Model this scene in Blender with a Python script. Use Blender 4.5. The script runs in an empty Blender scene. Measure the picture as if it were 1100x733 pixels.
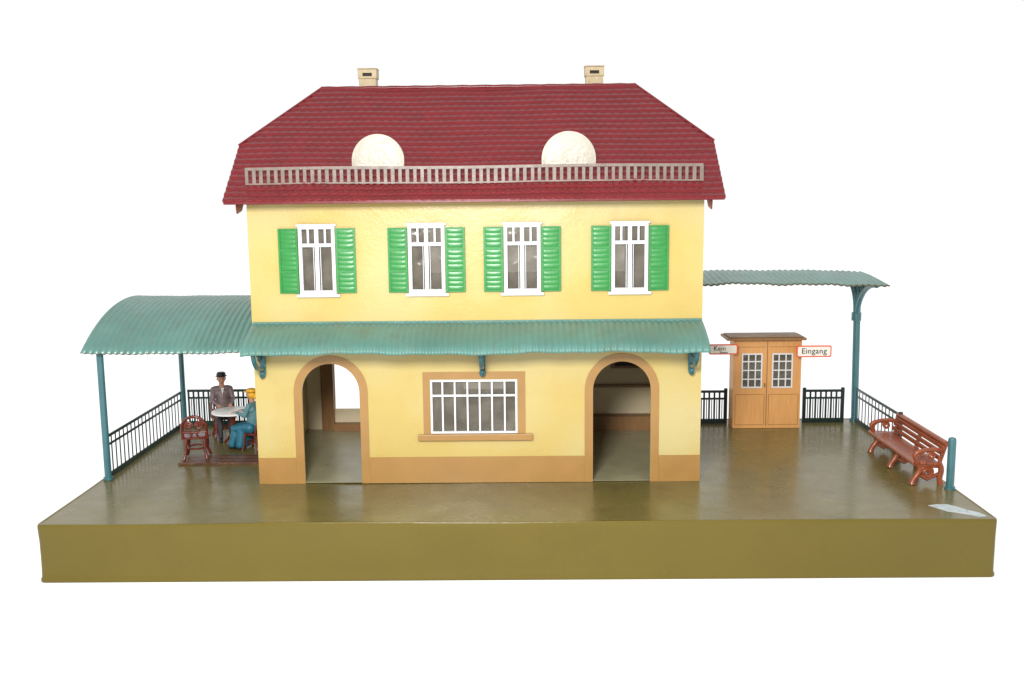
import bpy, bmesh, math, random, bisect
from mathutils import Vector, Matrix, geometry
random.seed(4)
scene=bpy.context.scene
COL=scene.collection
pi=math.pi
# ---------------------------------------------------------------- materials
def lin(c):
    c=c/255
    return c/12.92 if c<=.04045 else ((c+.055)/1.055)**2.4
K=.56
def mat(name,rgb,rough=.4,var=.12,scale=3.0,bump=.05,bscale=40,coat=0.0,dirt=None,dirt_amt=.0,metal=0,k=K,wood=False,speck=None,soft=None,spec=.5):
    m=bpy.data.materials.new(name);m.use_nodes=True
    n=m.node_tree.nodes;l=m.node_tree.links
    b=n['Principled BSDF']
    base=[lin(c)*k for c in rgb]
    tc=n.new('ShaderNodeTexCoord')
    ns=n.new('ShaderNodeTexNoise');ns.inputs['Scale'].default_value=scale;ns.inputs['Detail'].default_value=6
    if wood:
        mp=n.new('ShaderNodeMapping');mp.inputs['Scale'].default_value=(9,9,.7)
        l.new(tc.outputs['Object'],mp.inputs[0]);l.new(mp.outputs[0],ns.inputs['Vector'])
    else: l.new(tc.outputs['Object'],ns.inputs['Vector'])
    r=n.new('ShaderNodeValToRGB')
    r.color_ramp.elements[0].position=.3;r.color_ramp.elements[1].position=.7
    r.color_ramp.elements[0].color=(*[max(0,c*(1-var)) for c in base],1)
    r.color_ramp.elements[1].color=(*[min(1,c*(1+var)) for c in base],1)
    l.new(ns.outputs['Fac'],r.inputs[0])
    out=r.outputs[0]
    def layer(out,sc,det,p0,p1,amt,col):
        n2=n.new('ShaderNodeTexNoise');n2.inputs['Scale'].default_value=sc;n2.inputs['Detail'].default_value=det;n2.inputs['Roughness'].default_value=.65
        l.new(tc.outputs['Object'],n2.inputs['Vector'])
        r2=n.new('ShaderNodeValToRGB');r2.color_ramp.elements[0].position=p0;r2.color_ramp.elements[1].position=p1
        r2.color_ramp.elements[1].color=(amt,amt,amt,1)
        l.new(n2.outputs['Fac'],r2.inputs[0])
        mx=n.new('ShaderNodeMix');mx.data_type='RGBA'
        l.new(r2.outputs[0],mx.inputs[0]);l.new(out,mx.inputs[6]);mx.inputs[7].default_value=(*[lin(c)*k for c in col],1)
        return mx.outputs[2]
    if soft: out=layer(out,.75,1,.42,.66,1,soft)
    if dirt: out=layer(out,scale*2.3,9,.52,.72,dirt_amt,dirt)
    if speck: out=layer(out,26,4,.69,.72,.7,speck)
    l.new(out,b.inputs['Base Color'])
    mr=n.new('ShaderNodeMapRange');mr.inputs[3].default_value=max(.03,rough-.1);mr.inputs[4].default_value=min(1,rough+.14)
    n4=n.new('ShaderNodeTexNoise');n4.inputs['Scale'].default_value=scale*1.7+1;n4.inputs['Detail'].default_value=5
    l.new(tc.outputs['Object'],n4.inputs['Vector']);l.new(n4.outputs['Fac'],mr.inputs[0]);l.new(mr.outputs[0],b.inputs['Roughness'])
    if bump:
        nb=n.new('ShaderNodeTexNoise');nb.inputs['Scale'].default_value=bscale;nb.inputs['Detail'].default_value=3
        l.new(tc.outputs['Object'],nb.inputs['Vector'])
        nb2=n.new('ShaderNodeTexNoise');nb2.inputs['Scale'].default_value=2.2
        l.new(tc.outputs['Object'],nb2.inputs['Vector'])
        ad=n.new('ShaderNodeMath');ad.operation='MULTIPLY_ADD';ad.inputs[1].default_value=3.0
        l.new(nb2.outputs['Fac'],ad.inputs[0]);l.new(nb.outputs['Fac'],ad.inputs[2])
        bp=n.new('ShaderNodeBump');bp.inputs['Strength'].default_value=bump*4;bp.inputs['Distance'].default_value=.01
        l.new(ad.outputs[0],bp.inputs['Height']);l.new(bp.outputs[0],b.inputs['Normal'])
    b.inputs['Metallic'].default_value=metal
    b.inputs['Specular IOR Level'].default_value=spec
    b.inputs['Coat Weight'].default_value=coat;b.inputs['Coat Roughness'].default_value=.12
    return m
M={}
M['wall']=mat('yellow_tin_paint',(250,219,120),.3,.03,1.0,.07,30,.3,dirt=(242,192,104),dirt_amt=.28,soft=(252,232,158),k=.515)
M['wallin']=mat('cream_inner_tin',(240,224,186),.5,.08,2,k=.75)
M['band']=mat('ochre_band_paint',(204,154,82),.36,.07,3,.05,30,.2)
M['floor']=mat('inner_floor_paint',(180,174,138),.3,.12,3,k=.72)
M['roof']=mat('dark_red_roof_paint',(136,10,22),.3,.12,4,.015,30,.0,dirt=(104,8,16),dirt_amt=.4,spec=.5)
M['rail']=mat('grey_tin_rail',(150,132,120),.4,.2,9)
M['cream']=mat('cream_paint',(238,230,206),.35,.08,12,.16,30,.2,speck=(196,170,130))
M['dormer']=mat('off_white_dormer_paint',(238,230,210),.36,.08,14,.3,22,.2,speck=(206,186,150),k=.53)
M['chim']=mat('chimney_paint',(222,200,154),.45,.12,8,.05,40,dirt=(166,126,76),dirt_amt=.7)
M['black']=mat('black_slot',(20,16,14),.6,.1)
M['teal']=mat('teal_tin_paint',(108,162,150),.36,.12,2.5,.06,30,.15,dirt=(124,138,116),dirt_amt=.5,speck=(140,125,100))
M['rim']=mat('brown_rusty_edge',(112,102,76),.5,.25,10)
M['teald']=mat('teal_post_paint',(70,132,140),.32,.12,6,.05,30,.25,speck=(60,70,60))
M['fence']=mat('dark_green_fence_paint',(18,46,40),.32,.2,6)
M['fencel']=mat('green_fence_paint',(26,70,58),.32,.2,6)
M['white']=mat('white_frame_paint',(250,251,252),.28,.03,5,k=.68)
M['green']=mat('green_shutter_paint',(44,168,70),.4,.1,7,.05,30,.1,k=.52)
M['deck']=mat('olive_deck_paint',(130,118,66),.27,.1,1.4,.05,10,.15,dirt=(104,90,46),dirt_amt=.55,speck=(156,144,100),k=.62,spec=.36)
M['skirt']=mat('olive_side_paint',(126,108,14),.27,.04,1.0,.07,8,.25,dirt=(110,94,12),dirt_amt=.2,spec=.35,k=.52)
M['wood']=mat('wood_grain_print',(234,170,100),.42,.08,5,.03,40,wood=True,k=.74)
M['woodd']=mat('brown_wood_print',(172,124,72),.45,.14,5,.04,40,wood=True)
M['red']=mat('orange_red_sign_border',(236,86,40),.4,.05,k=.85)
M['signw']=mat('white_sign_enamel',(250,246,236),.4,.02,k=.8)
M['letter']=mat('dark_lettering',(56,18,14),.5,.05)
M['bench']=mat('red_brown_bench_paint',(180,88,44),.3,.22,9,.06,30,.25,dirt=(112,44,26),dirt_amt=.75)
M['chair']=mat('dark_red_chair_paint',(140,54,34),.3,.2,9,.06,30,.3,dirt=(70,30,26),dirt_amt=.6)
M['board']=mat('brown_board_paint',(116,74,52),.35,.25,6,dirt=(170,140,110),dirt_amt=.5)
M['table']=mat('white_table_top',(250,250,248),.28,.05,6,speck=(170,160,150),k=.85)
M['skin']=mat('painted_skin',(226,164,132),.4,.06,20,k=.66)
M['coat']=mat('grey_mauve_coat',(142,120,122),.45,.2,14,dirt=(156,90,74),dirt_amt=.4,k=.62)
M['trouser']=mat('dark_trousers',(78,72,78),.5,.2,14)
M['shoe']=mat('black_shoes',(34,30,30),.4,.1)
M['blue']=mat('blue_dress_paint',(52,140,168),.4,.15,12,dirt=(30,86,126),dirt_amt=.6)
M['apron']=mat('pale_blue_apron_paint',(120,172,180),.4,.15,12,dirt=(60,120,150),dirt_amt=.5)
M['yellow']=mat('yellow_hat_paint',(250,192,44),.4,.1,12,dirt=(230,120,30),dirt_amt=.6,k=.85)
M['hair']=mat('brown_hair',(70,46,32),.6,.2,20)
M['stick']=mat('worn_pale_label',(222,232,232),.5,.1,6,dirt=(120,158,176),dirt_amt=.95,k=.62)
def glass():
    m=bpy.data.materials.new('celluloid_pane');m.use_nodes=True
    n=m.node_tree.nodes;l=m.node_tree.links;n.remove(n['Principled BSDF'])
    tc=n.new('ShaderNodeTexCoord');ns=n.new('ShaderNodeTexNoise');ns.inputs['Scale'].default_value=3.5
    l.new(tc.outputs['Object'],ns.inputs['Vector'])
    mr=n.new('ShaderNodeMapRange');mr.inputs[1].default_value=.35;mr.inputs[2].default_value=.65;mr.inputs[3].default_value=.4;mr.inputs[4].default_value=.8
    l.new(ns.outputs['Fac'],mr.inputs[0])
    t=n.new('ShaderNodeBsdfTransparent');t.inputs[0].default_value=(.8,.78,.72,1)
    d=n.new('ShaderNodeBsdfPrincipled');d.inputs['Base Color'].default_value=(.17,.15,.12,1);d.inputs['Roughness'].default_value=.14
    bp=n.new('ShaderNodeBump');bp.inputs['Distance'].default_value=.05;bp.inputs['Strength'].default_value=.7
    l.new(ns.outputs['Fac'],bp.inputs['Height']);l.new(bp.outputs[0],d.inputs['Normal'])
    mx=n.new('ShaderNodeMixShader');l.new(mr.outputs[0],mx.inputs[0]);l.new(t.outputs[0],mx.inputs[1]);l.new(d.outputs[0],mx.inputs[2])
    l.new(mx.outputs[0],n['Material Output'].inputs[0]);return m
M['glass']=glass()
# ---------------------------------------------------------------- mesh tools
class MB:
    def __init__(s): s.v=[];s.f=[];s.m=[]
    def add(s,v,f,m=0):
        o=len(s.v);s.v+=[tuple(p) for p in v];s.f+=[tuple(i+o for i in q) for q in f];s.m+=[m]*len(f)
    def box(s,x0,x1,y0,y1,z0,z1,m=0,R=None,c=None):
        v=[(x,y,z) for x in (x0,x1) for y in (y0,y1) for z in (z0,z1)]
        if R is not None: v=[R@(Vector(p)-c)+c for p in v]
        s.add(v,[(0,1,3,2),(4,6,7,5),(0,4,5,1),(2,3,7,6),(0,2,6,4),(1,5,7,3)],m);return s
    def tube(s,pts,r,n=8,m=0,flat=1.0):
        pts=[Vector(p) for p in pts];N=len(pts)
        rs=r if isinstance(r,(list,tuple)) else [r]*N
        v=[];f=[];ref=None
        for i,p in enumerate(pts):
            t=(pts[min(i+1,N-1)]-pts[max(i-1,0)]).normalized()
            if ref is None:
                ref=Vector((0,0,1)) if abs(t.z)<.9 else Vector((1,0,0))
            a=(ref-t*ref.dot(t)).normalized();b=t.cross(a);ref=a
            for k in range(n):
                g=2*pi*k/n;v.append(p+a*math.cos(g)*rs[i]+b*math.sin(g)*rs[i]*flat)
        for i in range(N-1):
            for k in range(n):
                k2=(k+1)%n;f.append((i*n+k,i*n+k2,(i+1)*n+k2,(i+1)*n+k))
        f.append(tuple(range(n-1,-1,-1)));f.append(tuple((N-1)*n+k for k in range(n)))
        s.add(v,f,m);return s
    def ball(s,c,r,m=0,nu=14,nv=9):
        if not isinstance(r,(list,tuple)): r=(r,r,r)
        v=[(c[0],c[1],c[2]-r[2])];f=[]
        for j in range(1,nv):
            a=-pi/2+pi*j/nv
            for i in range(nu):
                g=2*pi*i/nu;v.append((c[0]+r[0]*math.cos(a)*math.cos(g),c[1]+r[1]*math.cos(a)*math.sin(g),c[2]+r[2]*math.sin(a)))
        v.append((c[0],c[1],c[2]+r[2]));T=len(v)-1
        for i in range(nu):
            i2=(i+1)%nu
            f.append((0,1+i2,1+i));f.append((T,1+(nv-2)*nu+i,1+(nv-2)*nu+i2))
            for j in range(nv-2): f.append((1+j*nu+i,1+j*nu+i2,1+(j+1)*nu+i2,1+(j+1)*nu+i))
        s.add(v,f,m);return s
    def sheet(s,loops,fm,d0,d1,m=0):
        tri=geometry.tessellate_polygon([[Vector((a,b,0)) for a,b in lp] for lp in loops])
        flat=[p for lp in loops for p in lp];n=len(flat)
        v=[fm(a,b,d0) for a,b in flat]+[fm(a,b,d1) for a,b in flat]
        f=[t for t in tri]+[(t[0]+n,t[2]+n,t[1]+n) for t in tri]
        o=0
        for lp in loops:
            k=len(lp)
            for i in range(k): f.append((o+i,o+(i+1)%k,o+(i+1)%k+n,o+i+n))
            o+=k
        s.add(v,f,m);return s
    def grid(s,fn,nu,nv,m=0):
        v=[fn(i/nu,j/nv) for j in range(nv+1) for i in range(nu+1)]
        f=[(j*(nu+1)+i,j*(nu+1)+i+1,(j+1)*(nu+1)+i+1,(j+1)*(nu+1)+i) for j in range(nv) for i in range(nu)]
        s.add(v,f,m);return s
OFF={}
def thing(name,loc,label,category,group=None,kind=None):
    e=bpy.data.objects.new(name,None);e.empty_display_size=.1;e.location=loc;COL.objects.link(e)
    e["label"]=label;e["category"]=category
    if group: e["group"]=group
    OFF[e.name]=Vector(loc);return e
def make(name,mb,mats,parent=None,bevel=0,smooth=0,solid=0,label=None,origin=None,fixn=True):
    if not isinstance(mats,(list,tuple)): mats=[mats]
    xs=[Vector(p) for p in mb.v]
    lo=Vector([min(p[i] for p in xs) for i in range(3)]);hi=Vector([max(p[i] for p in xs) for i in range(3)])
    c=Vector(origin) if origin is not None else Vector(((lo.x+hi.x)/2,(lo.y+hi.y)/2,lo.z))
    me=bpy.data.meshes.new(name);me.from_pydata([p-c for p in xs],[],mb.f)
    for m in mats: me.materials.append(M[m] if isinstance(m,str) else m)
    for i,p in enumerate(me.polygons): p.material_index=mb.m[i]
    if fixn:
        bm=bmesh.new();bm.from_mesh(me);bmesh.ops.recalc_face_normals(bm,faces=bm.faces);bm.to_mesh(me);bm.free()
    if smooth:
        me.shade_smooth();me.set_sharp_from_angle(angle=math.radians(smooth))
    me.update()
    o=bpy.data.objects.new(name,me);COL.objects.link(o)
    if parent:
        o.parent=parent;o.location=c-OFF[parent.name]
    else: o.location=c
    OFF[o.name]=c
    if bevel:
        b=o.modifiers.new('bevel','BEVEL');b.width=bevel;b.segments=2;b.limit_method='ANGLE'
    if solid:
        b=o.modifiers.new('thick','SOLIDIFY');b.thickness=solid;b.offset=-1
        if len(mats)>1: b.material_offset_rim=1
    if label:o["label"]=label
    return o
def sub(name,loc,parent):
    e=bpy.data.objects.new(name,None);e.empty_display_size=.05;COL.objects.link(e)
    e.parent=parent;e.location=Vector(loc)-OFF[parent.name];OFF[e.name]=Vector(loc);return e
XZ=lambda a,b,d:(a,d,b)
YZ=lambda a,b,d:(d,a,b)
def rect(a0,a1,b0,b1): return [(a0,b0),(a1,b0),(a1,b1),(a0,b1)]
def arc(cx,cz,r,a0,a1,n=20): return [(cx+r*math.cos(a0+(a1-a0)*i/n),cz+r*math.sin(a0+(a1-a0)*i/n)) for i in range(n+1)]
def archloop(cx,hw,z0,zs): return [(cx-hw,z0),(cx+hw,z0)]+arc(cx,zs,hw,0,pi)
# ---------------------------------------------------------------- setting
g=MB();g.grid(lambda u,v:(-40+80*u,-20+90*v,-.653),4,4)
gm=bpy.data.materials.new('white_ground_added_glow');gm.use_nodes=True
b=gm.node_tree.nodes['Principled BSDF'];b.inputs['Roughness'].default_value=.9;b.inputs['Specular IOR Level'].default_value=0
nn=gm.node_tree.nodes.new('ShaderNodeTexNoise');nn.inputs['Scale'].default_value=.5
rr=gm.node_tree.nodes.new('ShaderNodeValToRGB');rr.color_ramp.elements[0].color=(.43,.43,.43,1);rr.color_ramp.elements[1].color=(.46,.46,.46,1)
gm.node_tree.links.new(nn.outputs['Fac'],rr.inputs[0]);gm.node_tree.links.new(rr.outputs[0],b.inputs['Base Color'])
b.inputs['Emission Color'].default_value=(1,1,1,1);b.inputs['Emission Strength'].default_value=.7  # added glow: keeps the ground white, washes out contact shadow at the base
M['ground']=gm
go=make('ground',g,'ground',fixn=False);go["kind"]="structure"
# ---------------------------------------------------------------- platform
XL,XR,YF,YB,H=-5.27,5.03,10.667,15.45,.651
pf=thing('platform',(-.12,13.05,-H),'low olive green tin station platform on a white table','platform')
def wob(x,y): return .005*math.sin(x*1.3+y)+.003*math.sin(y*2.1-x*2)-.004
m=MB()
def deckf(u,v):
    x=XL+.012+(XR-XL-.024)*u;y=YF+.012+(YB-YF-.024)*v
    return (x,y,wob(x,y))
m.grid(deckf,80,30)
make('deck',m,'deck',pf,smooth=60,fixn=False)
m=MB()
prof=[(.03,-.002),(.016,.008),(.004,.005),(-.003,-.012),(-.003,-.05),(.001,-.2),(.001,-.35),(.001,-.5),(.001,-.59),(-.008,-.615),(-.008,-.64),(0,-H),(.03,-H)]
def ring(d,z,n=90):
    P=[];x0,x1,y0,y1=XL+d,XR-d,YF+d,YB-d;c=.05
    cs=((x0+c,y0+c,pi),(x1-c,y0+c,1.5*pi),(x1-c,y1-c,0),(x0+c,y1-c,.5*pi))
    for q,(cx,cy,a) in enumerate(cs):
        for i in range(7): P.append((cx+c*math.cos(a+pi/2*i/6),cy+c*math.sin(a+pi/2*i/6),z))
        l=P[-1];cx2,cy2,a2=cs[(q+1)%4];e=(cx2+c*math.cos(a2),cy2+c*math.sin(a2),z)
        for i in range(1,n): P.append(tuple(l[k]+(e[k]-l[k])*i/n for k in range(3)))
    out=[]
    for x,y,zz in P:
        w=wob(x,y) if zz>-.2 else 0
        bulge=(.016*math.sin(x*1.1+1)+.006*math.sin(x*3.7+zz*5))*math.sin(pi*min(1,-zz/H)) if zz<-.1 else 0
        out.append((x,y+bulge*(1 if y<12 else 0),zz+w))
    return out
rings=[ring(d,z) for d,z in prof]
n=len(rings[0]);v=[p for q in rings for p in q];f=[]
for j in range(len(rings)-1):
    for i in range(n): f.append((j*n+i,j*n+(i+1)%n,(j+1)*n+(i+1)%n,(j+1)*n+i))
m.add(v,f);make('side_skirt',m,'skirt',pf,smooth=50)
m=MB();m.sheet([[(4.47,11.16),(4.58,11.2),(4.70,11.20),(4.78,11.1),(4.84,11.0),(4.93,10.9),(4.96,10.78),(4.86,10.76),(4.8,10.82),(4.68,10.9),(4.6,10.94),(4.55,11.03)]],lambda a,b,d:(a,b,wob(a,b)+d),.0004,.0016)
make('paper_label',m,'stick',pf)
# ---------------------------------------------------------------- building
WX0,WX1,WY0,WY1,WT=-3.23,2.107,12.166,14.966,3.66
bd=thing('station_building',((WX0+WX1)/2,(WY0+WY1)/2,0),'two-storey yellow tin station house with dark red tiled roof','building')
D1,D2,HW,ZS=-2.325,1.163,.345,1.13
wins=[-2.42,-1.135,-.014,1.244];wz0,wz1,whw=2.315,3.105,.215
def doorpath(cx): return [(cx-HW,0)]+arc(cx,ZS,HW,pi,0)+[(cx+HW,0)]
out=[(WX0,0)]+doorpath(D1)+doorpath(D2)+[(WX1,0),(WX1,WT),(WX0,WT)]
holes=[rect(cx-whw,cx+whw,wz0,wz1) for cx in wins]+[rect(-1.128,-.089,.615,1.27)]
m=MB();m.sheet([out]+holes,XZ,WY0,WY0+.03)
make('front_wall',m,'wall',bd)
m=MB();holes=[rect(cx-whw,cx+whw,wz0,wz1) for cx in wins]+[rect(-2.79,-2.1,.32,1.32),rect(-.9,-.3,.6,1.2)]
m.sheet([rect(WX0,WX1,.003,WT)]+holes,XZ,WY1-.03,WY1);make('rear_wall',m,'wallin',bd)
for x0,x1 in ((WX0,WX0+.03),(WX1-.03,WX1)):
    m=MB();m.sheet([[(WY0+.031,0.003),(WY1-.031,.003),(WY1-.031,WT),(14.49,4.0),(12.641,4.0),(WY0+.031,WT)]],YZ,x0,x1);make('side_wall',m,'wall',bd)
m=MB();m.box(WX0+.032,WX1-.032,WY0+.032,WY1-.032,1.93,1.96);make('upper_floor',m,'wallin',bd)
m=MB();m.box(WX0+.032,WX1-.032,WY0+.005,WY1-.032,.008,.012);make('hall_floor',m,'floor',bd)
for a in ((-1.55,-1.52,.013,1.928),(.35,.38,.013,1.928),(-1.55,-1.52,1.962,3.6),(.55,.58,1.962,3.6)):
    m=MB();m.box(a[0],a[1],12.2,14.93,a[2],a[3]);make('partition_wall',m,'wallin',bd)
m=MB();m.box(-2.98,-2.80,14.85,14.93,.013,1.4).box(-2.99,-2.05,14.86,14.93,1.33,1.42).box(-2.795,-2.05,14.8,14.93,.013,.12)
make('rear_door_jamb',m,'woodd',bd)
m=MB();m.box(.5,2.05,14.72,14.93,.013,.22).sheet([archloop(1.62,.36,.9,1.1)],XZ,14.9,14.93).box(.5,2.05,14.88,14.933,.62,.66)
make('hall_counter',m,'woodd',bd)
m=MB();m.sheet([archloop(1.62,.30,.94,1.1)],XZ,14.885,14.897);make('hall_niche',m,'black',bd)
Yp=WY0-.008
def band(cx): 
    o=.445;lp=[(cx-o,.0)]+arc(cx,ZS,o,pi,0)+[(cx+o,0),(cx+HW+.001,0)]+arc(cx,ZS,HW+.001,0,pi)+[(cx-HW-.001,0)]
    m=MB();m.sheet([lp],XZ,Yp,WY0-.0005);return m
for cx in (D1,D2): make('door_surround',band(cx),'band',bd)
m=MB()
for a,b_ in ((WX0,D1-.447),(D1+.447,D2-.447),(D2+.447,WX1)): m.sheet([rect(a,b_,.0,.325)],XZ,WY0-.006,WY0-.0005)
make('base_band',m,'band',bd)
m=MB();m.sheet([rect(-1.218,.008,.61,1.365),rect(-1.135,-.082,.63,1.277)],XZ,Yp,WY0-.0005)
cw=sub('barred_window',(-.605,WY0,.6),bd)
make('surround',m,'band',cw)
m=MB();m.box(-1.285,.095,WY0-.05,WY0-.009,.53,.608);make('sill',m,'band',cw,bevel=.006)
m=MB();x0,x1,z0,z1=-1.128,-.089,.615,1.27;y0,y1=WY0-.018,WY0+.012
t=.024
m.box(x0,x1,y0,y1,z1-t,z1).box(x0,x1,y0,y1,z0,z0+t).box(x0,x0+t,y0+.001,y1-.001,z0+t,z1-t).box(x1-t,x1,y0+.001,y1-.001,z0+t,z1-t)
m.box(x0+t,x1-t,y0+.002,y1-.002,1.065,1.09)
for i in range(1,7):
    x=x0+(x1-x0)*i/7+random.uniform(-.006,.006);m.box(x-.0105,x+.0105,y0-.003,y1-.003,z0+t*.5,z1-t*.5)
make('frame',m,'white',cw)
m=MB();m.box(x0,x1,WY0+.02,WY0+.023,z0,z1);make('glass',m,'glass',cw)
for cx in wins:
    w=sub('window',(cx,WY0,wz0-.04),bd)
    m=MB();a,bq=cx-whw,cx+whw;y0,y1=WY0-.035,WY0+.015;t=.042
    m.box(a,bq,y0,y1,wz1-t*.7,wz1).box(a,bq,y0,y1,wz0,wz0+t).box(a,a+t,y0+.001,y1,wz0+t,wz1-t*.7).box(bq-t,bq,y0+.001,y1,wz0+t,wz1-t*.7)
    zt=wz0+(wz1-wz0)*.70
    m.box(a+t,bq-t,y0-.004,y1-.002,zt,zt+.042)
    m.box(cx-.024,cx+.024,y0-.002,y1-.003,wz0+t,wz1-t*.7)
    for dx in (-.10,.10): m.box(cx+dx-.012,cx+dx+.012,y0+.004,y1-.004,zt+.042,wz1-t*.7)
    m.box(cx-.045,cx-.036,y0+.006,y1-.004,wz0+t,zt).box(cx+.036,cx+.045,y0+.006,y1-.004,wz0+t,zt)
    make('frame',m,'white',w,bevel=.004)
    m=MB();m.box(cx-.255,cx+.255,WY0-.05,WY0-.001,wz0-.038,wz0-.001);make('sill',m,'white',w,bevel=.01)
    m=MB();m.box(cx-.235,cx+.235,WY0-.05,WY0-.001,wz1+.001,wz1+.032);make('lintel',m,'white',w,bevel=.01)
    m=MB();m.box(a+.01,bq-.01,WY0+.018,WY0+.021,wz0+.01,wz1-.01);make('glass',m,'glass',w)
    for s in (-1,1):
        m=MB();c=cx+s*(whw+.122);h=.115
        rot=Matrix.Rotation(math.radians(s*random.uniform(.5,3)),3,'Z');piv=Vector((cx+s*whw,WY0-.02,0))
        Z0,Z1=wz0+.01,wz1-.02;yb,yf=WY0-.03,WY0-.041
        def bx(x0,x1,ya,yb_,z0,z1): m.box(x0,x1,ya,yb_,z0,z1,0,rot,piv)
        def P(x,y,z): return rot@(Vector((x,y,z))-piv)+piv
        bx(c-h,c+h,yb,yb+.012,Z0,Z1)
        bx(c-h,c-h+.024,yf,yb-.001,Z0,Z1);bx(c+h-.024,c+h,yf,yb-.001,Z0,Z1)
        n=3;hh=(Z1-Z0)/n
        for k in range(n+1):
            zc=Z0+k*hh;bx(c-h+.024,c+h-.024,yf+.002,yb-.001,max(Z0,zc-.014),min(Z1,zc+.014))
        for k in range(n):
            for q in range(4):
                za=Z0+k*hh+.018+q*(hh-.036)/4;zb=za+(hh-.036)/4-.003
                a0,a1=c-h+.028,c+h-.028
                vs=[];K6=8
                for jj in range(K6+1):
                    tt=jj/K6;yy=yb-.001-.0055*math.sin(pi*tt)*(1-.3*tt)
                    zz=za+(zb-za)*tt
                    vs+=[P(a0,yb-.001,zz),P(a0+.02,yy,zz),P(a1-.02,yy,zz),P(a1,yb-.001,zz)]
                fs=[(jj*4+i,jj*4+4+i,jj*4+5+i,jj*4+i+1) for jj in range(K6) for i in range(3)]
                m.add(vs,fs)
        make('shutter',m,'green',w,smooth=50)
# ---------------------------------------------------------------- roof
RX0,RX1,EY,EZ,S=-3.41,2.29,11.816,3.40,.80
RY,RZ=13.566,4.80;HX0,HX1=-2.57,1.45;CY=12.641;CZ=EZ+S*(CY-EY)
BY=2*RY-EY
def tiled(mb,O,U,V,L,lo,hi,rh=.104,tw=.112):
    O,U,V=Vector(O),Vector(U).normalized(),Vector(V).normalized();N=U.cross(V)
    if N.z<0:N=-N
    rows=L/rh;nv=int(rows*10);W=hi(0)-lo(0);nu=int(W/tw*8)
    def fn(a,b):
        v=b*L;u=lo(v)+(hi(v)-lo(v))*a
        k=math.floor(v/rh);s=(.5*(k%2))
        t=v/rh-.11*abs(math.sin(pi*(u/tw+s)))
        t-=math.floor(t)
        h=.021*(1-t)*min(1,t*5+.05) -.004*abs(math.sin(pi*(u/tw+s)))**6
        h+=.006*math.sin(u*1.7)+.004*math.sin(u*5+v*3)
        return O+U*u+V*v+N*h
    mb.grid(fn,nu,nv)
lerp=lambda a,b,t:a+(b-a)*max(0,min(1,t))
sl=math.sqrt(1+S*S);L=(RY-EY)*sl;cl=(CY-EY)*sl
lo=lambda v:lerp(RX0,HX0,(v-cl)/(L-cl));hi=lambda v:lerp(RX1,HX1,(v-cl)/(L-cl))
roof=sub('roof',((RX0+RX1)/2,RY,EZ),bd)
m=MB();tiled(m,(0,EY,EZ),(1,0,0),(0,1,S),L,lo,hi)
make('front_roof_slope',m,'roof',roof,smooth=75,fixn=False)
m=MB();tiled(m,(0,BY,EZ),(1,0,0),(0,-1,S),L,lo,hi)
make('rear_roof_slope',m,'roof',roof,smooth=75,fixn=False)
for xo,xr in ((RX0,HX0),(RX1,HX1)):
    m=MB();dx=xr-xo;dz=RZ-CZ;LL=math.hypot(dx,dz)
    tiled(m,(xo,0,CZ),(0,1,0),(dx,0,dz),LL,lambda v:lerp(CY,RY,v/LL),lambda v:lerp(BY-(CY-EY),RY,v/LL))
    make('hip_roof_slope',m,'roof',roof,smooth=75,fixn=False)
m=MB();m.tube([(HX0+(HX1-HX0)*i/40,RY,RZ+.008+.003*math.sin(i*2.2)) for i in range(41)],.024,10)
for xo,xr in ((RX0,HX0),(RX1,HX1)):
    for yo in (CY,BY-(CY-EY)): m.tube([(xo,yo,CZ+.008),(xr,RY,RZ+.008)],.016,8)
make('ridge_cap',m,'roof',roof,smooth=60)
m=MB()
for y0,y1 in ((EY+.02,CY),(BY-.02,BY-(CY-EY))):
    a,b_=EZ-.025,CZ-.04
    m.add([(RX0+.02,y0,a),(RX1-.02,y0,a),(RX1-.02,y1,b_),(RX0+.02,y1,b_)],[(0,1,2,3)])
m.add([(RX0+.02,CY,CZ-.04),(RX1-.02,CY,CZ-.04),(RX1-.02,BY-(CY-EY),CZ-.04),(RX0+.02,BY-(CY-EY),CZ-.04)],[(0,1,2,3)])
m.box(RX0+.01,RX1-.01,EY+.004,EY+.014,EZ-.022,EZ+.008)
make('soffit',m,'roof',roof)
for x in (WX0-.04,WX1+.025):
    m=MB();m.sheet([[(EY+.06,EZ-.13),(EY+.25,EZ-.10),(CY,CZ-.24),(CY,CZ-.045),(EY+.03,EZ-.04)]],YZ,x,x+.015);make('bargeboard',m,'roof',roof)
m=MB();ry=12.066;rz=EZ+S*(ry-EY)-.025
x0,x1=-3.20,2.07
def seg_bar(za,zb,ya,yb):
    k=50
    for i in range(k):
        xa=x0+(x1-x0)*i/k;xb=x0+(x1-x0)*(i+1)/k
        wa=.005*math.sin(xa*2.1);wb=.005*math.sin(xb*2.1)
        m.add([(xa,ya,za+wa),(xa,yb,za+wa),(xa,yb,zb+wa),(xa,ya,zb+wa),(xb,ya,za+wb),(xb,yb,za+wb),(xb,yb,zb+wb),(xb,ya,zb+wb)],[(0,4,5,1),(1,5,6,2),(2,6,7,3),(3,7,4,0)]+([(0,1,2,3)] if i==0 else [])+([(4,7,6,5)] if i==k-1 else []))
seg_bar(rz+.185,rz+.218,ry-.012,ry+.006);seg_bar(rz+.02,rz+.038,ry-.010,ry+.004)
n=62
for i in range(n+1):
    x=x0+.015+(x1-x0-.03)*i/n;w=.0195+random.uniform(-.002,.002);dx=random.uniform(-.003,.003)
    m.box(x-w+dx,x+w+dx,ry-.006,ry,rz-.0,rz+.186)
make('snow_guard',m,'rail',roof)
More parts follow.
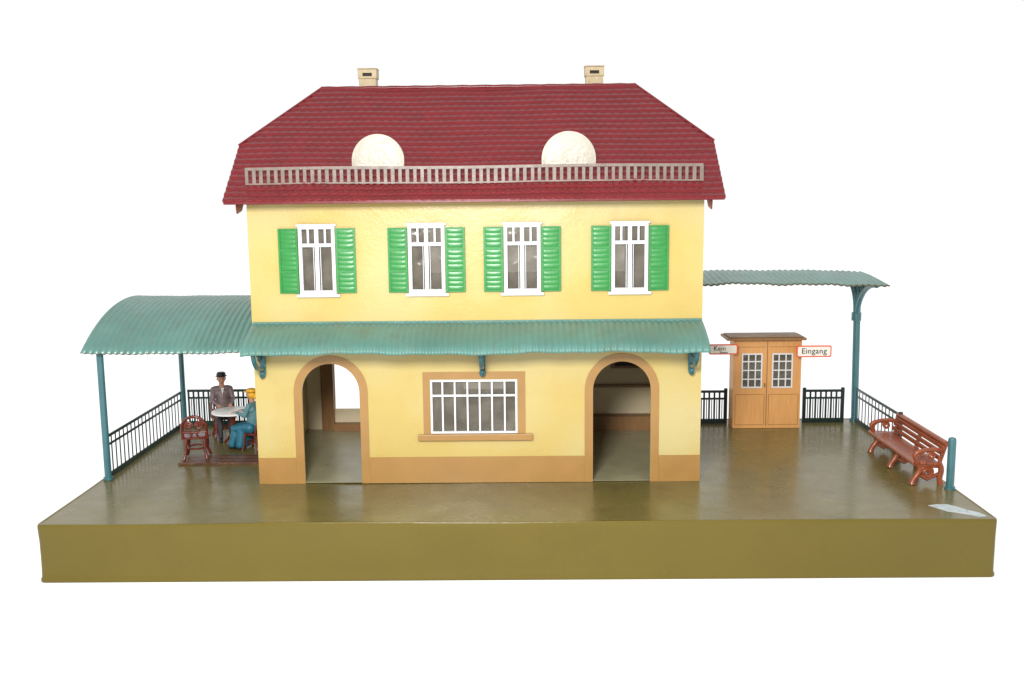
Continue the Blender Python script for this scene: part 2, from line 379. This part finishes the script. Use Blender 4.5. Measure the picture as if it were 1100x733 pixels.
for cx,r in ((-1.695,.305),(.54,.315)):
    m=MB();yf=12.306;zf=EZ+S*(yf-EY)-.02
    def f(u,v,cx=cx,r=r,yf=yf,zf=zf):
        a=pi*(1-u);st=.09;k=1-.10*v
        return (cx+r*k*math.cos(a),yf+.62*v,zf+(st if 0<u<1 else 0)+r*k*math.sin(a))
    m.grid(f,28,6)
    make('dormer',m,'dormer',roof,smooth=60,solid=.012)
    m=MB()
    loop=[(cx-r,zf+.01)]+arc(cx,zf+.09,r+.002,pi,0,30)+[(cx+r,zf+.01)]
    def ff(u,v,cx=cx,yf=yf,zf=zf,loop=loop):
        i=round(u*(len(loop)-1));a,b_=loop[i];q=1-v
        return (cx+(a-cx)*q,yf-.003-.022*math.sin(pi/2*min(1,v*2.5)),(zf+.01)+(b_-zf-.01)*q)
    m.grid(ff,len(loop)-1,12)
    m.box(cx-r-.01,cx+r+.01,yf-.03,yf+.03,zf-.012,zf+.009)
    make('dormer_face',m,'dormer',roof,smooth=60,fixn=False)
for cx in (-2.025,.95):
    m=MB();yc=14.02
    m.box(cx-.112,cx+.112,yc-.10,yc+.10,4.3,4.96)
    m.sheet([rect(cx-.124,cx+.124,4.96,5.08),rect(cx-.06,cx+.06,4.99,5.03)],XZ,yc-.11,yc+.11)
    m.box(cx-.13,cx+.13,yc-.12,yc+.12,5.081,5.092)
    m.box(cx-.07,cx+.07,yc-.05,yc-.04,4.98,5.03,1)
    make('chimney',m,['chim','black'],roof,bevel=.006)
# ---------------------------------------------------------------- corrugated roofs
def corrug(name,parent,x0,x1,prof,pitch=.088,amp=.008,wobb=.006,mt='teal',label=None,seedp=0,droop=0,th=.012):
    n=int((x1-x0)/pitch)*8
    P=[Vector((0,a,b)) for a,b in prof]
    seg=[0]
    for i in range(len(P)-1): seg.append(seg[-1]+(P[i+1]-P[i]).length)
    def at(t):
        d=t*seg[-1];i=min(len(P)-2,max(0,bisect.bisect_right(seg,d)-1))
        return P[i].lerp(P[i+1],(d-seg[i])/(seg[i+1]-seg[i])),(P[i+1]-P[i]).normalized()
    m=MB();nv=24
    def f(u,v):
        p,t=at(v);N=Vector((0,-t.z,t.y))
        if N.z<0:N=-N
        x=x0+(x1-x0)*u
        w=wobb*(math.sin(x*2.3+seedp)+.6*math.sin(x*6.1+1+seedp)+.4*math.sin(x*13.7))*(1-v*.6)
        w-=droop*max(0,(u-.72)/.28)**2
        q=p+N*(amp*math.cos(2*pi*x/pitch))+Vector((0,w*.8,w))
        return (x,q.y,q.z)
    m.grid(f,n,nv)
    return make(name,m,[mt,'rim'],parent,smooth=60,solid=th,fixn=False,label=label)
prof=[(11.575,1.675),(11.585,1.72),(11.64,1.77),(11.75,1.825),(11.9,1.885),(12.05,1.935),(12.158,1.965)]
corrug('front_canopy',bd,WX0+.0,WX1-.0,prof,pitch=.074,amp=.0068,wobb=.009)
m=MB();m.box(WX0+.01,WX1-.01,WY0-.02,WY0-.001,1.95,1.985);make('canopy_flashing',m,'teal',bd)
for x in (-3.12,-.50,1.98):
    m=MB()
    m.box(x-.035,x+.035,WY0-.03,WY0-.009,1.36,1.78)
    m.box(x-.018,x+.018,11.64,WY0-.03,1.70,1.73)
    pts=[(x,WY0-.04,1.42)]
    for i in range(14):
        a=i/13;pts.append((x,WY0-.04-.42*math.sin(a*pi/2),1.43+.27*(1-math.cos(a*pi/2))))
    m.tube(pts,.028,8)
    m.tube([(x,WY0-.15-.085*(1-i/30)*math.cos(i*.42),1.60+.085*(1-i/30)*math.sin(i*.42)) for i in range(24)],.02,7)
    m.tube([(x,WY0-.07-.045*math.cos(i*.5)*(1-i/24),1.37-.04*math.sin(i*.5)*(1-i/24)) for i in range(18)],.018,7)
    m.ball((x,WY0-.06,1.36),(.038,.04,.05))
    make('canopy_bracket',m,'teald',bd,smooth=50)
# ---------------------------------------------------------------- left shelter
ls=thing('barrel_roof_shelter',(-4.25,13.9,0),'open shelter with curved teal corrugated roof on thin posts','shelter')
c0,hs,ri=13.9,1.66,.5;R=(hs*hs+ri*ri)/(2*ri)
prof=[];A=math.asin(hs/R)
for i in range(25):
    a=-A+2*A*i/24;prof.append((c0+R*math.sin(a),2.11-R+R*math.cos(a)))
corrug('curved_roof',ls,-5.345,WX0-.004,prof,pitch=.076,amp=.0075,wobb=.006,seedp=2)
def post(name,parent,x,y,z1,r=.042,lean=0,mt='teald'):
    m=MB();m.tube([(x,y,-.005),(x,y,.03),(x,y,.031)]+[(x+lean*k/6,y,.04+(z1-.04)*k/6) for k in range(7)],[r*1.4,r*1.4,r]+[r]*7,12)
    return make(name,m,mt,parent,smooth=50)
post('post',ls,-5.18,12.42,1.66);post('post',ls,-5.15,15.28,1.68,.038);post('post',ls,-3.32,15.28,1.68,.038)
m=MB();m.box(-5.32,-3.25,12.3,12.315,1.60,1.63);make('roof_beam',m,'teald',ls)
# ---------------------------------------------------------------- right canopy
rc=thing('flat_canopy',(3.6,15.2,0),'flat teal corrugated canopy on a bracketed post','canopy')
corrug('canopy_roof',rc,WX1+.004,5.05,[(14.30,2.175),(14.7,2.215),(15.1,2.25),(15.5,2.265)],pitch=.085,amp=.0075,wobb=.012,seedp=1,droop=.04,th=.02)
post('post',rc,4.96,15.3,2.17,.052,-.03)
m=MB()
for s,Ly in ((-1,.80),(1,.2)):
    pts=[(4.93,15.3+s*(.03+Ly*(1-math.cos(k/10*pi/2))),1.56+.56*math.sin(k/10*pi/2)) for k in range(11)]
    m.tube(pts,.038,8)
    m.tube([(4.93,15.3+s*(.19+.10*(1-i/26)*math.cos(i*.42)),2.0+.10*(1-i/26)*math.sin(i*.42)) for i in range(20)],.024,7)
for s,Lx in ((-1,.15),(1,.24)):
    pts=[(4.93+s*(.02+Lx*(1-math.cos(k/8*pi/2))),15.29,1.64+.49*math.sin(k/8*pi/2)) for k in range(9)]
    m.tube(pts,.034,8)
m.tube([(4.93,15.3,1.52),(4.93,15.3,1.64)],.072,12)
m.box(4.91,4.95,14.5,15.48,2.12,2.14);m.box(2.12,4.99,15.28,15.32,2.15,2.17)
make('post_bracket',m,'teald',rc,smooth=50)
# ---------------------------------------------------------------- fences
def fence(A,B,h,label,mt='fence',posts=(True,True),pitch=.075,mid_bars=True):
    A,B=Vector((*A,0)),Vector((*B,0));d=B-A;Ln=d.length;t=d/Ln
    mid=(A+B)/2
    e=thing('fence',(mid.x,mid.y,0),label,'fence','fences around the platform edge')
    m=MB();ang=math.atan2(t.y,t.x);Rm=Matrix.Rotation(ang,3,'Z')
    def bx(s0,s1,w,z0,z1,yo=0):
        v=[A+Rm@Vector((s,y+yo,z)) for s in (s0,s1) for y in (-w,w) for z in (z0,z1)]
        m.add(v,[(0,1,3,2),(4,6,7,5),(0,4,5,1),(2,3,7,6),(0,2,6,4),(1,5,7,3)])
    q=1 if mid_bars else .5
    bx(0,Ln,.016*q,h-.035,h);bx(0,Ln,.011*q,h-.14,h-.112);bx(0,Ln,.014*q,-.003,.065)
    n=max(2,int(Ln/pitch))
    for i in range(n+1):
        s=.014+(Ln-.028)*i/n;bx(s-.0135,s+.0135,.006*q,.065,h-.03)
        if i<n and mid_bars:
            s2=s+(Ln-.028)/n/2;bx(s2-.006,s2+.006,.005,.065,h-.135)
    make('fence_panel',m,mt,e)
    for k,(s,on) in enumerate(((0,posts[0]),(Ln,posts[1]))):
        if on:
            m2=MB();p=A+t*s;m2.box(p.x-.024,p.x+.024,p.y-.02,p.y+.02,-.003,h+.03);make('fence_post',m2,mt,e,bevel=.004)
    return e
fence((-5.19,12.47),(-5.17,15.22),.545,'green picket fence closing the open side of the shelter','fencel',(False,False),.13,False)
fence((-5.10,15.33),(-3.26,15.33),.55,'dark green picket fence behind the seated group','fencel',(False,True))
fence((2.13,15.2),(3.0,15.2),.50,'dark green picket fence between house and ticket booth')
fence((4.17,15.2),(4.74,15.2),.50,'short dark green picket fence beside the ticket booth')
fence((4.95,15.22),(4.96,13.42),.52,'green picket fence running from canopy post to bench','fencel',(False,True),.13,False)
ep=thing('fence_end_post',(4.965,11.78,0),'single round teal post beside the bench','post')
m=MB();m.tube([(4.965,11.78,-.005),(4.965,11.78,.58),(4.965,11.78,.605),(4.965,11.78,.615)],[.046,.046,.04,.015],14);m.tube([(4.965,11.78,-.005),(4.965,11.78,.025)],.06,14)
make('post_shaft',m,'teald',ep,smooth=50)
# ---------------------------------------------------------------- ticket booth
kx0,kx1,ky0,ky1,kz=3.04,4.02,14.86,15.16,1.31
kb=thing('ticket_booth',((kx0+kx1)/2,(ky0+ky1)/2,0),'small wood-grained ticket booth with two latticed windows','booth')
KW=((3.155,3.455),(3.595,3.895))
m=MB();hol=[rect(a,b_,.60,1.11) for a,b_ in KW]
m.sheet([rect(kx0,kx1,0.0,kz)]+hol,XZ,ky0,ky0+.015)
m.box(kx0,kx0+.015,ky0+.016,ky1,0,kz);m.box(kx1-.015,kx1,ky0+.016,ky1,0,kz);m.box(kx0+.016,kx1-.016,ky1-.015,ky1,0,kz)
make('booth_wall',m,'wood',kb)
m=MB()
cxk=(KW[0][1]+KW[1][0])/2
m.box(cxk-.005,cxk+.005,ky0-.004,ky0-.001,.03,kz-.03)
for a,b_ in ((kx0+.03,cxk-.03),(cxk+.03,kx1-.03)):
    for z in (.05,.5,1.2): m.box(a,b_,ky0-.003,ky0-.001,z,z+.006)
    for x in (a,b_-.006): m.box(x,x+.006,ky0-.003,ky0-.001,.057,.499)
m.box(cxk-.04,cxk-.02,ky0-.02,ky0-.0045,.62,.67)
make('booth_door',m,'woodd',kb)
for a,b_ in KW:
    w=sub('booth_window',((a+b_)/2,ky0,.6),kb);m=MB();z0,z1=.60,1.11
    q=.02
    m.box(a,b_,ky0-.01,ky0+.01,z1-q,z1).box(a,b_,ky0-.01,ky0+.01,z0,z0+q).box(a,a+q,ky0-.009,ky0+.009,z0+q,z1-q).box(b_-q,b_,ky0-.009,ky0+.009,z0+q,z1-q)
    for i in (1,2): x=a+(b_-a)*i/3;m.box(x-.009,x+.009,ky0-.006,ky0+.006,z0+q,z1-q)
    for z in (.73,.86,.99): m.box(a+q,b_-q,ky0-.005,ky0+.005,z-.009,z+.009)
    make('frame',m,'white',w)
    m=MB();m.box(a,b_,ky0+.012,ky0+.014,z0,z1);make('glass',m,'glass',w)
m=MB();m.box(2.92,4.06,14.76,15.28,kz,kz+.035);m.box(2.96,4.02,14.8,15.25,kz+.0355,kz+.05);make('booth_roof',m,'woodd',kb,bevel=.005)
def sign(x0,x1,z0,z1,lines):
    c=(x0+x1)/2;y=ky0-.17;s=sub('sign_plate',(c,y,z0),kb)
    def rr(d,r): 
        P=[]
        for cx,cz,a in ((x1-d-r,z1-d-r,0),(x0+d+r,z1-d-r,pi/2),(x0+d+r,z0+d+r,pi),(x1-d-r,z0+d+r,1.5*pi)):
            P+=[(cx+r*math.cos(a+pi/2*i/5),cz+r*math.sin(a+pi/2*i/5)) for i in range(6)]
        return P
    m=MB();m.sheet([rr(0,.03)],XZ,y,y+.01)
    xa=x0+.07 if c>3.5 else x1-.01
    m.box(xa-.01,xa+.01,y+.0105,ky0-.001,z0+.05,z0+.07)
    make('sign_border',m,'red',s)
    m=MB();m.sheet([rr(.018,.018)],XZ,y-.003,y-.0005);make('sign_face',m,'signw',s)
    for txt,size,xc,zc in lines:
        cu=bpy.data.curves.new('t','FONT');cu.body=txt;cu.size=size;cu.align_x='CENTER';cu.align_y='CENTER';cu.extrude=.0008;cu.offset=.0006;cu.space_character=1.06
        t=bpy.data.objects.new('t',cu);COL.objects.link(t)
        dg=bpy.context.evaluated_depsgraph_get();me=bpy.data.meshes.new_from_object(t.evaluated_get(dg))
        bpy.data.objects.remove(t)
        me.materials.append(M['letter'])
        o=bpy.data.objects.new('lettering',me);COL.objects.link(o);o.parent=s;o.rotation_euler=(pi/2,0,0)
        o.location=Vector((xc,y-.005,zc))-OFF[s.name]
sign(2.645,3.06,1.125,1.275,[('Kein',.09,2.80,1.212),('Eingang',.036,2.86,1.157)])
sign(3.90,4.40,1.075,1.245,[('Eingang',.114,4.15,1.163)])
# ---------------------------------------------------------------- bench
bx0,bx1,by0,by1=4.60,4.95,11.93,13.52
be=thing('park_bench',(4.78,12.72,0),'worn red-brown slatted park bench with curled iron legs','bench')
m=MB()
for i in range(4):
    x=bx0+.025+i*.08;m.box(x-.037,x+.037,by0,by1,.25-.006*i,.285-.006*i)
m.tube([(bx0-.01,by0+(by1-by0)*k/10,.262) for k in range(11)],.026,10)
make('seat',m,'bench',be,bevel=.008)
m=MB()
for i in range(3):
    z=.32+i*.062;x=4.895+.022*i
    m.box(x-.014,x+.014,by0,by1,z-.027,z+.027)
m.tube([(4.965,by0+.0+(by1-by0)*k/12,.498) for k in range(13)],.034,10)
make('backrest',m,'bench',be,bevel=.007)
for y in (by0+.05,(by0+by1)/2,by1-.05):
    m=MB()
    m.tube([(4.64+.04*math.sin(k*.6),y,.26-.26*k/8) for k in range(9)],[.036]*7+[.036,.046],8)
    m.tube([(4.90+.05*k/8+.02*math.sin(k*.7),y,.26-.26*k/8) for k in range(9)],[.036]*7+[.036,.044],8)
    m.tube([(4.905+.075*k/6,y,.24+.25*k/6) for k in range(7)],.026,8)
    m.tube([(4.62,y,.235),(4.76,y,.225),(4.90,y,.22)],.03,8)
    m.tube([(4.77-.075*(1-i/30)*math.cos(i*.45),y,.14+.075*(1-i/30)*math.sin(i*.45)) for i in range(24)],.025,7)
    m.tube([(4.66,y,.12),(4.77,y,.055),(4.90,y,.12)],.022,7)
    make('leg',m,'bench',be,smooth=50)
for y in (by0+.02,by1-.02):
    m=MB();m.tube([(4.93,y,.41),(4.84,y,.425),(4.72,y,.415),(4.64,y,.395),(4.60,y,.365),(4.61,y,.33),(4.64,y,.28)],.028,8)
    m.tube([(4.63+.035*(1-i/24)*math.cos(i*.5),y,.365+.035*(1-i/24)*math.sin(i*.5)) for i in range(18)],.018,7)
    m.tube([(4.80-.05*(1-i/24)*math.cos(i*.5),y,.35+.05*(1-i/24)*math.sin(i*.5)) for i in range(18)],.018,7)
    make('armrest',m,'bench',be,smooth=50)
# ---------------------------------------------------------------- seated group
fb=thing('floor_board',(-4.0,13.25,0),'thin worn brown board lying on the platform','board')
for i in range(3):
    m=MB();m.box(-4.52+i*.02,-3.48+i*.012,13.05+i*.145,13.05+i*.145+.12,-.002,.028)
    make('plank',m,'board',fb,bevel=.004)
tx,ty=-4.08,14.11
tb=thing('garden_table',(tx,ty,0),'round white garden table on a dark pedestal','table')
m=MB()
m.tube([(tx,ty,.462),(tx,ty,.466),(tx,ty,.486),(tx,ty,.491)],[.265,.285,.285,.275],40);make('table_top',m,'table',tb,smooth=40)
m=MB();m.tube([(tx,ty,.10),(tx,ty,.16),(tx,ty,.30),(tx,ty,.461)],[.035,.03,.026,.06],12)
for k in range(3):
    a=k*2*pi/3+.5;m.tube([(tx+math.cos(a)*q,ty+math.sin(a)*q,z) for q,z in ((.01,.14),(.07,.12),(.13,.06),(.18,.014))],.02,8)
make('pedestal',m,'chair',tb,smooth=50)
def chair(x,y,z,rot,s,label):
    e=thing('garden_chair',(0,0,0),label,'chair','garden chairs around the white table')
    m=MB();m.tube([(0,0,.28),(0,0,.288),(0,0,.308),(0,0,.312)],[.17,.185,.185,.17],24);make('seat',m,'chair',e,smooth=40)
    m=MB()
    hoop=[(-.155,-.12,.28)]+[(-.16*math.cos(pi*k/12)*(1.0),-.15-.04*math.sin(pi*k/12),.43+.17*math.sin(pi*k/12)) for k in range(13)]+[(.155,-.12,.28)]
    m.tube(hoop,.021,8)
    for sx in (-1,1):
        m.tube([(sx*(.07-.055*(1-i/30)*math.cos(i*.42)),-.165,.47+.055*(1-i/30)*math.sin(i*.42)) for i in range(24)],.016,7)
        m.tube([(sx*.05,-.14,.30),(sx*.03,-.155,.36),(sx*.07,-.165,.42)],.016,7)
    m.tube([(-.155,-.145,.38),(0,-.16,.375),(.155,-.145,.38)],.017,7)
    make('backrest',m,'chair',e,smooth=50)
    for sx in (-1,1):
        for sy in (-1,1):
            m=MB();m.tube([(sx*.11,sy*.11,.29),(sx*.125,sy*.125,.2),(sx*.125,sy*.125,.1),(sx*.15,sy*.15,.015),(sx*.155,sy*.155,0)],[.024,.021,.018,.02,.022],8)
            make('leg',m,'chair',e,smooth=50)
    m=MB();m.tube([(.122*math.cos(k*pi/10),.122*math.sin(k*pi/10),.14) for k in range(21)],.013,6);make('leg_ring',m,'chair',e,smooth=50)
    e.location=(x,y,z);e.rotation_euler=(0,0,rot);e.scale=(s,s,s)
    return e
chair(-4.36,13.36,.028,.15,.98,'red-brown bentwood garden chair standing empty on the board')
chair(-4.36,14.63,-.004,pi+.4,.98,'red-brown garden chair under the man in a dark hat')
chair(-3.72,13.86,-.004,pi/2-.35,.80,'red-brown garden chair under the woman in blue')
def capsules(bones,voxel,smooth=4,balls=()):
    m=MB()
    for tag,p0,r0,p1,r1 in bones:
        p0,p1=Vector(p0),Vector(p1);k=6
        m.tube([p0.lerp(p1,i/k) for i in range(k+1)],[r0+(r1-r0)*i/k for i in range(k+1)],12)
        m.ball(p0,r0,0,12,8);m.ball(p1,r1,0,12,8)
    for c,r in balls: m.ball(c,r,0,18,12)
    me=bpy.data.meshes.new('t');me.from_pydata(m.v,[],m.f)
    bm=bmesh.new();bm.from_mesh(me);bmesh.ops.recalc_face_normals(bm,faces=bm.faces);bm.to_mesh(me);bm.free()
    o=bpy.data.objects.new('t',me);COL.objects.link(o)
    r=o.modifiers.new('r','REMESH');r.mode='VOXEL';r.voxel_size=voxel
    s=o.modifiers.new('s','SMOOTH');s.iterations=smooth;s.factor=.5
    dg=bpy.context.evaluated_depsgraph_get();out=bpy.data.meshes.new_from_object(o.evaluated_get(dg))
    bpy.data.objects.remove(o);return out
def person(x,y,z,rot,s,label,woman=False,wz=.75):
    e=thing('person',(0,0,0),label,'person')
    B=[]
    B.append(('coat',(-.06,0,.55),.12,(.06,0,.55),.12))
    B.append(('coat',(0,0,.6),.135,(0,-.02,.92),.14))
    B.append(('coat',(-.06,-.02,.98),.115,(.06,-.02,.98),.115))
    B.append(('coat',(-.12,-.02,1.07),.068,(.12,-.02,1.07),.068))
    B.append(('skin',(0,0,1.12),.055,(0,.015,1.22),.052))
    for sx in (-1,1):
        B.append(('trouser',(sx*.09,.02,.54),.1,(sx*.11,.38,.5),.07))
        B.append(('trouser',(sx*.11,.38,.5),.068,(sx*.11,.40,.11),.052))
        B.append(('shoe',(sx*.11,.39,.06),.05,(sx*.125,.54,.04),.04))
        B.append(('coat',(sx*.165,-.02,1.06),.062,(sx*.205,.06,.84),.052))
        w=Vector((sx*.12,.33,wz));B.append(('coat',(sx*.205,.06,.84),.05,w,.034))
        pe=w+Vector((-sx*.01,.06,-.005))
        B.append(('skin',w,.027,pe,.026));B.append(('skin',w+Vector((sx*.012,.02,0)),.02,pe+Vector((sx*.02,0,0)),.018));B.append(('skin',w-Vector((sx*.012,-.02,0)),.02,pe-Vector((sx*.02,0,0)),.018))
        for i,ln in enumerate((.052,.062,.058,.045)):
            b0=pe+Vector(((i-1.5)*.0175*-sx,.012,0));b1=b0+Vector(((i-1.5)*.003*-sx,ln*.6,.003));b2=b1+Vector((0,ln*.4,-.018))
            B.append(('skin',b0,.0095,b1,.009));B.append(('skin',b1,.009,b2,.008))
        t0=w+Vector((-sx*.02,.025,0));t1=t0+Vector((-sx*.025,.03,.0));t2=t1+Vector((-sx*.004,.026,-.006))
        B.append(('skin',t0,.012,t1,.010));B.append(('skin',t1,.010,t2,.009))
    hc=Vector((0,.03,1.305))
    B.append(('skin',(0,.035,1.25),.058,(0,.055,1.235),.044))
    B.append(('skin',(0,.118,1.312),.010,(0,.138,1.288),.015))
    balls=[(hc,(.082,.098,.107)),((-.084,.02,1.295),(.014,.022,.03)),((.084,.02,1.295),(.014,.022,.03)),((0,.12,1.25),(.022,.012,.008))]
    me=capsules(B,.0075,3,balls)
    mats=['skin','coat' if not woman else 'apron','trouser' if not woman else 'blue','shoe']
    for q in mats: me.materials.append(M[q])
    idx={'skin':0,'coat':1,'trouser':2,'shoe':3}
    seg=[(idx[t],Vector(a),Vector(b)-Vector(a),r0,r1) for t,a,r0,b,r1 in B]
    for p in me.polygons:
        c=p.center
        if c.z>1.17: k=0
        else:
            best=9;k=0
            for t,a,d,r0,r1 in seg:
                u=max(0,min(1,(c-a).dot(d)/max(1e-9,d.length_squared)));ds=(c-a-d*u).length-(r0+(r1-r0)*u)
                if ds<best: best=ds;k=t
            if woman and k==2 and c.z<.42: k=0
        p.material_index=k
    me.shade_smooth()
    body=bpy.data.objects.new('body',me);COL.objects.link(body);body.parent=e
    for sx in (-1,1):
        m=MB();m.ball((sx*.032,.116,1.31),(.013,.009,.01),0,8,6);o=make('eye',m,'shoe',e,smooth=60)
    if not woman:
        m=MB();m.tube([(0,.03,1.345),(0,.03,1.355),(0,.03,1.36)],[.10,.118,.112],24)
        m.tube([(0,.025,1.355),(0,.022,1.40),(0,.02,1.43),(0,.02,1.442)],[.098,.092,.085,.06],24);make('hat',m,'shoe',e,smooth=50)
        m=MB();m.ball((0,.0,1.30),(.089,.09,.075),0);make('hair',m,'hair',e,smooth=60)
        m=MB();m.sheet([[(-.035,1.11),(0,.96),(.035,1.11)]],XZ,.095,.113);make('shirt_front',m,'white',e)
    else:
        m=MB();m.ball((0,-.015,1.315),(.1,.1,.11),0);m.ball((0,-.09,1.27),(.06,.055,.07));make('hair',m,'yellow',e,smooth=60)
        m=MB();m.tube([(0,.0,1.375),(0,.0,1.385),(0,.0,1.395)],[.135,.175,.15],24);m.tube([(0,0,1.385),(0,-.005,1.44),(0,-.005,1.46)],[.11,.1,.05],20);make('hat',m,'yellow',e,smooth=50)
        # one wide bell of fabric from the waist over the knees to the ankles
        Dn=[('d',(-.1,.02,.54),.14,(.1,.02,.54),.14),('d',(-.12,.38,.48),.1,(.12,.38,.48),.1),('d',(-.1,.02,.54),.13,(-.13,.38,.49),.1),('d',(.1,.02,.54),.13,(.13,.38,.49),.1),('d',(0,.05,.54),.13,(0,.36,.5),.11)]
        for q in range(7):
            xx=(q-3)/3*.17
            Dn.append(('d',(xx*.8,.37,.46),.09,(xx*1.25,.42,.13),.075))
            Dn.append(('d',(xx*.8,.2,.45),.11,(xx*1.2,.22,.13),.085))
        dm=capsules(Dn,.012,4);dm.materials.append(M['blue']);dm.shade_smooth()
        d=bpy.data.objects.new('skirt',dm);COL.objects.link(d);d.parent=e
    e.location=(x,y,z);e.rotation_euler=(0,0,rot);e.scale=(s*1.06,s*1.06,s)
    return e
person(-4.36,14.60,0,pi+.4,.66,'seated man in grey mauve coat and dark hat at table',False,.775)
person(-3.74,13.88,-.01,pi/2-.35,.59,'seated woman in blue dress and yellow hat at table',True,.885)
# ---------------------------------------------------------------- camera
f,th,ps,ro=1113,*[math.radians(a) for a in (8.63,.68,.6)]
F=Vector((-math.sin(ps)*math.cos(th),math.cos(ps)*math.cos(th),-math.sin(th)))
R_=Vector((math.cos(ps),math.sin(ps),0));U_=R_.cross(F)
R2=R_*math.cos(ro)-U_*math.sin(ro);U2=U_*math.cos(ro)+R_*math.sin(ro)
cd=bpy.data.cameras.new('camera');cd.lens=f/1100*36;cd.sensor_width=36;cd.clip_end=500
cam=bpy.data.objects.new('camera',cd);COL.objects.link(cam)
mw=Matrix((R2,U2,-F)).transposed().to_4x4();mw.translation=Vector((0,0,3.578));cam.matrix_world=mw
scene.camera=cam
# ---------------------------------------------------------------- light
w=bpy.data.worlds.new('World');scene.world=w;w.use_nodes=True
w.node_tree.nodes['Background'].inputs[0].default_value=(1,1,1,1);w.node_tree.nodes['Background'].inputs[1].default_value=1.0
def area(loc,tgt,size,e,col=(1,1,1)):
    l=bpy.data.lights.new('studio_lamp','AREA');l.energy=e;l.size=size;l.color=col
    o=bpy.data.objects.new('studio_lamp',l);COL.objects.link(o);o.location=loc
    o.rotation_euler=(Vector(tgt)-Vector(loc)).to_track_quat('-Z','Y').to_euler()
area((-1.4,1.8,5.4),(-.3,12.5,1.5),1.8,1450,(1,.985,.96))
scene.view_settings.view_transform='Standard';scene.view_settings.look='None';scene.view_settings.exposure=0
